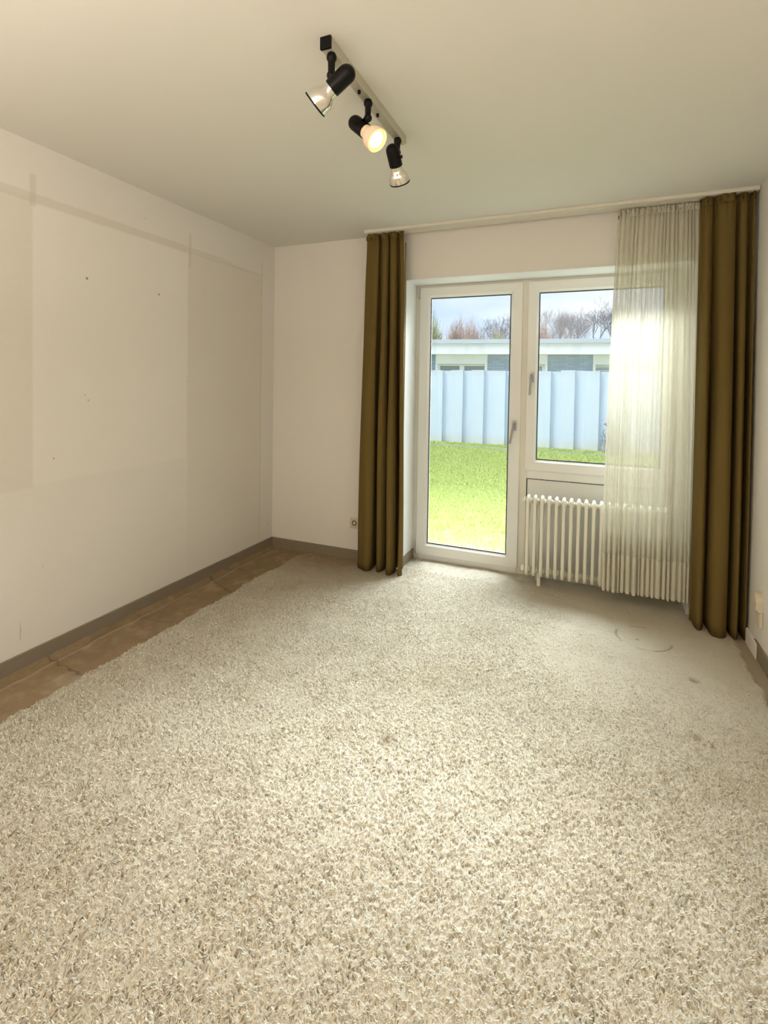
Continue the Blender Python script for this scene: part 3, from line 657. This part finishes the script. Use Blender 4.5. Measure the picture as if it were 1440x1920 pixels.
def spot_head(stem, c0, ax, lit):
    ax = Vector(ax).normalized(); c0 = Vector(c0); st = Vector(stem)
    bm = bmesh.new()
    lathe(bm, (st.x, st.y, 2.4625), (0, 0, -1), [(0, .0135), (.008, .0165), (.018, .0165), (.024, .0125), (.030, .0118), (2.4625 - st.z, .0112)], 24)
    bmesh.ops.create_uvsphere(bm, u_segments=18, v_segments=12, radius=.0155, matrix=Matrix.Translation(st))
    arm = smooth_by_angle(obj('swivel_stem', bm, m_black, tb))
    hp = c0 + ax * .03
    bm = bmesh.new(); tube(bm, [st, hp], [.0145, .016], 16); smooth_by_angle(obj('joint', bm, m_black, arm))
    bm = bmesh.new(); R0 = .029
    prof = [(-R0 * math.cos(a), R0 * math.sin(a)) for a in [PI / 2 * k / 8 for k in range(9)]] + [(.062, R0), (.066, R0 - .001), (.066, .020)]
    lathe(bm, c0, ax, prof, 32)
    hd = smooth_by_angle(obj('lamp_holder', bm, m_black, tb))
    bm = bmesh.new(); tube(bm, [hp + frame_axes(ax)[1] * .028, hp + frame_axes(ax)[1] * .036], .009, 14); obj('knob', bm, m_black, hd)
    # shell
    L0, L1 = .064, .136
    sp = [(L0, .0250), (L0 + .014, .0255), (L0 + .022, .0285), (L0 + .030, .0345), (L0 + .040, .0405), (L0 + .050, .0432), (L0 + .060, .0442), (L1, .0450)]
    bm = bmesh.new(); lathe(bm, c0, ax, sp + [(L1, .0438), (L1 - .012, .0428), (L0 + .046, .041), (L0 + .034, .0355), (L0 + .022, .027), (L0 + .004, .022)], 40, True, True)
    sh = smooth_by_angle(obj('reflector', bm, m_glow if lit else m_chrome, tb), 60)
    bm = bmesh.new(); lathe(bm, c0, ax, [(L1 - .001, .0436), (L1 - .001, .0458), (L1 + .0045, .0458), (L1 + .0045, .0436), (L1 - .001, .0436)], 40, False, False)
    smooth_by_angle(obj('rim', bm, m_glow if lit else m_black, sh))
    bm = bmesh.new(); lathe(bm, c0, ax, [(L1 - .045, .020), (L1 - .02, .036), (L1 - .012, .0390), (L1 - .005, .0365), (L1 - .001, .030), (L1 - .0005, .012), (L1, .0005)], 32, True, False)
    bl = smooth_by_angle(obj('bulb', bm, m_ring if lit else m_off, sh), 70)
    if lit:
        bm = bmesh.new(); lathe(bm, c0, ax, [(L1 - .0005, .030), (L1 + .002, .026), (L1 + .004, .014), (L1 + .0045, .0005)], 32, True, False)
        smooth_by_angle(obj('hot_lens', bm, m_bulb, tb), 70)
    if lit:
        l = bpy.data.lights.new('bulb_light', 'SPOT'); l.energy = 9; l.color = (1, .72, .40); l.spot_size = math.radians(130); l.spot_blend = .8; l.shadow_soft_size = .035
        o = bpy.data.objects.new('bulb_light', l); C.objects.link(o); o.location = c0 + ax * (L1 + .05); look(o, ax)
spot_head((1.655, -2.04, 2.392), (1.706, -2.030, 2.392), (-.813, -.056, -.58), False)
spot_head((1.655, -1.753, 2.395), (1.592, -1.730, 2.398), (.731, -.148, -.666), True)
spot_head((1.652, -1.436, 2.400), (1.645, -1.475, 2.393), (-.009, .692, -.722), False)

# ---------------------------------------------------------------- garden
GZ = -.12
def garden():
    rs_ = np.random.RandomState(7)
    lawn = obj('lawn', nbox(-9, 9, TH, 9.2, GZ - .3, GZ), m_soil); tag(lawn, 'lawn between the house and the pale fence', 'lawn', None, 'structure')
    N = 90000
    d = rs_.rand(N) ** 1.5; Yb = .6 + d * 8.4
    # keep to the wedge the door and window look onto, with a margin
    lo = 1.2 - (Yb - .2) * .40 - .8; hi = 2.9 + (Yb - .2) * .25 + .8
    Xb = lo + rs_.rand(N) * (hi - lo)
    hgt = .018 + .030 * rs_.rand(N) + (np.abs(Yb - 8.9) < .3) * .035 * rs_.rand(N); ang = rs_.rand(N) * 2 * PI; wd = .0022 + .0022 * rs_.rand(N) + .0006 * Yb
    kp = (np.abs(Yb - 8.38) > .09) & (np.hypot(Xb - 2.86, Yb - 8.75) > .34); Xb, Yb, hgt, ang, wd = (a[kp] for a in (Xb, Yb, hgt, ang, wd)); N = len(Xb)
    lean = hgt * .9; la = rs_.rand(N) * 2 * PI
    V = np.zeros((N, 3, 3)); V[:, 0, 0] = Xb - np.cos(ang) * wd; V[:, 0, 1] = Yb - np.sin(ang) * wd; V[:, 1, 0] = Xb + np.cos(ang) * wd; V[:, 1, 1] = Yb + np.sin(ang) * wd
    V[:, 2, 0] = Xb + np.cos(la) * lean; V[:, 2, 1] = Yb + np.sin(la) * lean; V[:, :2, 2] = GZ - .002; V[:, 2, 2] = GZ + hgt
    me = bpy.data.meshes.new('grass'); me.from_pydata(V.reshape(-1, 3).tolist(), [], np.arange(3 * N).reshape(-1, 3).tolist())
    me.materials.append(m_grass); o = bpy.data.objects.new('grass', me); C.objects.link(o)
    tag(o, 'short bright green and yellowish grass blades of the lawn', 'grass', None, 'stuff')
garden()
kb = obj('lawn_edging', nbox(-9, 9, 8.34, 8.42, GZ - .05, GZ + .018, bev=.005), m_kerb); tag(kb, 'thin grey edging strip in the grass before the fence', 'edging')
fn = thing('garden_fence', 'pale blue-grey fence of upright panels behind the lawn', 'fence', (0, 9.2, GZ))
P = .54; k0 = -10
pr = None; rc_ = None
for k in range(-10, 12):
    x = -.965 + k * P; dz = .012 * math.sin(k * 2.7)
    if pr is None:
        pr = obj('fence_panel', nbox(x, x + .318, 9.175, 9.265, GZ - .05, 1.75, bev=.004, seg=1), m_fence, fn); b0 = pr.location.copy(); kx = k
        rc_ = obj('fence_panel', nbox(x + .316, x + P + .002, 9.262, 9.30, GZ - .05, 1.742), m_fence, fn); b1 = rc_.location.copy()
    else:
        for s, b in ((pr, b0), (rc_, b1)):
            c = s.copy(); C.objects.link(c); c.parent = fn; c.location = b + Vector(((k - kx) * P, .002 * math.sin(k * 5), dz))
# shrub at the fence
def twig_cluster(name, cx_, cy_, z0, w, h, n, mat, lab, seed, leaves=0, depth=.6, group=None):
    rnd = random.Random(seed); t = thing(name, lab, 'shrub', (cx_, cy_, z0), group); w *= .95; n = int(n * 2.2)
    bm = bmesh.new()
    for _ in range(n):
        a = rnd.uniform(0, 2 * PI); q = rnd.random() ** .6
        bx, by = cx_ + math.cos(a) * q * w * .35, cy_ + math.sin(a) * q * depth * .35
        ex, ey = cx_ + math.cos(a) * q * w * .55 + rnd.uniform(-.1, .1) * w, cy_ + math.sin(a) * q * depth * .5
        hh = h * (1 - .55 * q * q) * rnd.uniform(.7, 1.05)
        pts = [(bx, by, z0), ((bx + ex) / 2 + rnd.uniform(-.03, .03) * w, (by + ey) / 2, z0 + hh * .5), (ex, ey, z0 + hh)]
        r = .004 * max(h, 1)
        tube(bm, pts, [r, r * .7, r * .3], 3, cap=False)
        for _ in range(3):
            f = rnd.uniform(.4, 1); px_ = Vector(pts[1]).lerp(Vector(pts[2]), f)
            tube(bm, [px_, px_ + Vector((rnd.uniform(-.12, .12) * w, rnd.uniform(-.1, .1) * depth, rnd.uniform(.04, .14) * h))], [r * .5, r * .25], 3, cap=False)
    tag(obj('twigs', bm, mat, t), kind='stuff')
    if leaves:
        bm = bmesh.new()
        for _ in range(leaves):
            a = rnd.uniform(0, 2 * PI); q = rnd.random() ** .5; z = z0 + rnd.uniform(.1, 1) * h
            c = Vector((cx_ + math.cos(a) * q * w * .45, cy_ + math.sin(a) * q * depth * .45, z))
            e = Vector((rnd.uniform(-1, 1), rnd.uniform(-1, 1), rnd.uniform(-1, 1))).normalized() * .035; g = e.cross(Vector((rnd.uniform(-1, 1), rnd.uniform(-1, 1), 1))).normalized() * .014
            v = [bm.verts.new(c - e), bm.verts.new(c + g), bm.verts.new(c + e), bm.verts.new(c - g)]; bm.faces.new(v)
        tag(obj('leaves', bm, m_leaf, t), kind='stuff')
    return t
twig_cluster('garden_shrub', 2.86, 8.75, GZ, .55, .75, 26, m_bark, 'small dark leafless shrub before the fence at the edge of the net curtain', 3, 160)

# neighbour house; line from A, turned slightly
A_ = Vector((-3.64, 16.0, 0)); d_ = (Vector((3.0, 16.93, 0)) - A_).normalized(); ang = math.atan2(d_.y, d_.x)
hs = thing('bungalow', 'long white flat-roofed bungalow with slate wall panels beyond the fence', 'house', A_)
hs.rotation_euler = (0, 0, ang)
def hpart(name, mat, s0, s1, z0, z1, y0, y1, parent=None, bev=0):
    bm = bmesh.new(); box(bm, s0, s1, y0, y1, z0, z1, bev=bev)
    me = bpy.data.meshes.new(name); bmesh.ops.recalc_face_normals(bm, faces=bm.faces); bm.to_mesh(me); bm.free(); me.materials.append(mat)
    o = bpy.data.objects.new(name, me); C.objects.link(o); o.parent = parent or hs; return o
hpart('wall', m_render, -6, 14, GZ, 2.6, .32, 6)
hpart('fascia', m_fascia, -6.3, 14.3, 2.575, 2.99, -.25, 6.2)
hpart('roof_edge', m_roof, -6.4, 14.4, 2.99, 3.15, -.33, 6.3, bev=.01)
for s0, s1 in ((-2.6, .16), (2.22, 4.40 - .0), (4.49, 6.12), (8.4, 10.5)):
    hpart('slate_panel', m_slate, s0 if s0 != 2.22 else 2.22, min(s1, 3.45) if s0 == 2.22 else s1, GZ, 2.57, .10, .32)
def win_unit(s0, s1, panes, louvre=False):
    u = hpart('window_surround', m_render, s0, s1, 2.2, 2.572, .02, .33)
    hpart('surround_side', m_render, s0, s0 + .09, GZ + .9, 2.2, .02, .33, u); hpart('surround_side', m_render, s1 - .09, s1, GZ + .9, 2.2, .02, .33, u)
    hpart('parapet', m_render, s0, s1, GZ, GZ + .9, .05, .33, u)
    w = hpart('window', m_render, s0 + .09, s1 - .09, 2.13, 2.19, .16, .30)
    if louvre:
        for i in range(14): hpart('slat', m_louvre, s0 + .1, s1 - .1, 2.06 - i * .09, 2.115 - i * .09, .14, .20, w)
        hpart('shutter_back', m_winglass, s0 + .09, s1 - .09, GZ + .9, 2.14, .20, .31, w)
    else:
        n = len(panes)
        for a, b in panes: hpart('pane', m_winglass, a, b, GZ + 1.0, 2.13, .22, .26, w)
        prev = s0 + .09
        for a, b in panes + [(s1 - .09, 0)]:
            hpart('frame_post', m_render, prev, a, GZ + .9, 2.13, .15, .30, w); prev = b
win_unit(.16, 2.22, [(.33, 1.12), (1.31, 2.11)])
win_unit(3.45, 4.49, [(3.65, 4.30)])
win_unit(6.12, 8.4, [], True)

# bare trees beyond the bungalow
TK = -1; TREE_ORDER = [1, 3, 5, 4, 2, 9, 1.5, 4.5, 2.8, 6, 7, 8, 5.5]
def tree(x, y, top, spread, seed, mat, trunk_r, lab, nfork=3, lean=0, depth=6, split=.35, group='bare trees beyond the bungalow', rz=.0):
    global TK
    TK += 1; kk = (25 + 4.2 * TREE_ORDER[TK] + 3.5) / (y + 3.5); x = 2.47 + (x - 2.47) * kk; y = (y + 3.5) * kk - 3.5; top = 1.39 + (top - 1.39) * kk; trunk_r *= kk
    rnd = random.Random(seed); t = thing('bare_tree', lab, 'tree', (x, y, GZ), group)
    tr_, br, tw = bmesh.new(), bmesh.new(), bmesh.new()
    Ht = top - GZ; crown = Ht * (1 - split) * .62
    def grow(p, d, L, r, lv):
        mid = p + d * L * .5 + Vector((rnd.uniform(-1, 1), rnd.uniform(-1, 1), 0)) * L * .06; e = p + d * L
        bm = tr_ if lv == 0 else (br if lv <= 3 else tw)
        tube(bm, [p, mid, e], [r, r * .85, r * .7], 6 if lv < 2 else 3, cap=False)
        if lv >= depth: return
        for k in range(nfork if lv < 4 else 2 + (rnd.random() < .6)):
            ax = Vector((rnd.uniform(-1, 1), rnd.uniform(-1, 1), rnd.uniform(-.2, .35))).normalized()
            nd = (d + ax * spread * (1 + .12 * lv)).normalized(); nd = (nd + Vector((0, 0, .10))).normalized()
            q = p.lerp(e, rnd.uniform(.85 if lv == 0 else .5, 1)) if k else e
            grow(q, nd, (crown if lv == 0 else L) * rnd.uniform(.62, .85), max(r * rnd.uniform(.50, .66), .007), lv + 1)
    grow(Vector((x, y, GZ)), Vector((lean, 0, 1)).normalized(), Ht * split, trunk_r, 0)
    zs = [v.co.z for v in tw.verts]; sc_ = Ht / (max(zs) - GZ)
    for b in (tr_, br, tw): bmesh.ops.scale(b, vec=(sc_ * .95, sc_ * .5, sc_), verts=b.verts, space=Matrix.Translation((-x, -y, -GZ)))
    obj('trunk', tr_, mat, t); tag(obj('branches', br, mat, t), kind='stuff'); tag(obj('twigs', tw, mat, t), kind='stuff')
tree(2.56, 26, 6.25, .62, 11, m_bark, .10, 'tall spreading bare tree beyond the bungalow, just left of the net curtain', 3, 0, 6, .66)
tree(3.5, 27, 6.1, .60, 12, m_bark, .09, 'dark bare tree beyond the bungalow, behind the edge of the net curtain', 3, -.1, 6, .62)
tree(1.75, 27.5, 5.9, .55, 13, m_bark, .07, 'leaning bare tree left of the tall spreading tree', 3, -.15, 6, .62)
tree(.15, 28, 6.15, .42, 14, m_bark2, .06, 'slender bare tree rising above russet shrubs', 3, .0, 6, .52)
tree(.75, 28.6, 6.2, .42, 15, m_bark2, .06, 'slender bare tree right of the one above russet shrubs', 3, .05, 6, .52)
tree(-.45, 27.5, 6.1, .42, 16, m_bark2, .06, 'slender bare tree hidden partly by the window post', 3, .05, 6, .52)
tree(-2.45, 26, 5.55, .62, 17, m_bark, .08, 'bushy bare tree seen at the right edge of the door pane', 3, 0, 6, .66)
tree(-3.5, 28, 5.6, .42, 18, m_bark2, .05, 'thin bare tree in the middle of the door pane', 3, .04, 6, .52)
tree(-4.2, 29, 5.5, .45, 19, m_bark2, .05, 'thin bare tree left of the middle of the door pane', 3, -.02, 6, .52)
tree(4.8, 27, 6.0, .60, 20, m_bark, .08, 'bare tree seen only through the net curtain', 3, .05, 6, .6)
tree(.45, 27, 6.05, .42, 31, m_bark2, .05, 'slender bare tree between the two above russet shrubs', 3, -.04, 6, .52)
tree(1.25, 28, 6.0, .45, 32, m_bark2, .05, 'slender bare tree just left of the leaning one', 3, .04, 6, .55)
tree(-3.0, 27, 5.45, .45, 33, m_bark2, .05, 'thin bare tree just left of the bushy one', 3, .04, 6, .52)
k = 0
for x, y, w, h, n, mt, lab in ((-6.35, 24, 2.1, 5.35, 420, m_twig_y, 'tall yellow-green shrub at the left edge of the door pane'), (-5.2, 26.2, 2.3, 5.2, 320, m_twig_r, 'russet-brown shrub right of the yellow-green one'), (-3.9, 24, 1.7, 4.85, 260, m_twig_r, 'low brownish shrub under the thin trees'), (-2.8, 26.2, 1.6, 4.45, 200, m_twig_y, 'low olive shrub under the bushy bare tree'), (-.1, 24.5, 1.6, 4.75, 280, m_twig_r, 'russet shrub in the lower left corner of the window'), (1.0, 25.9, 1.2, 4.35, 160, m_twig_r, 'low russet shrub between the slender and the leaning trees')):
    k += 1; twig_cluster('distant_shrub', x, y, GZ, w, h - GZ, n, mt, lab, 40 + k, 0, 1.4, 'shrubs beyond the bungalow')
fg = obj('far_ground', nbox(-60, 60, 9.3, 120, GZ - .3, GZ - .02), m_soil); tag(fg, 'ground beyond the fence', 'ground', None, 'structure')
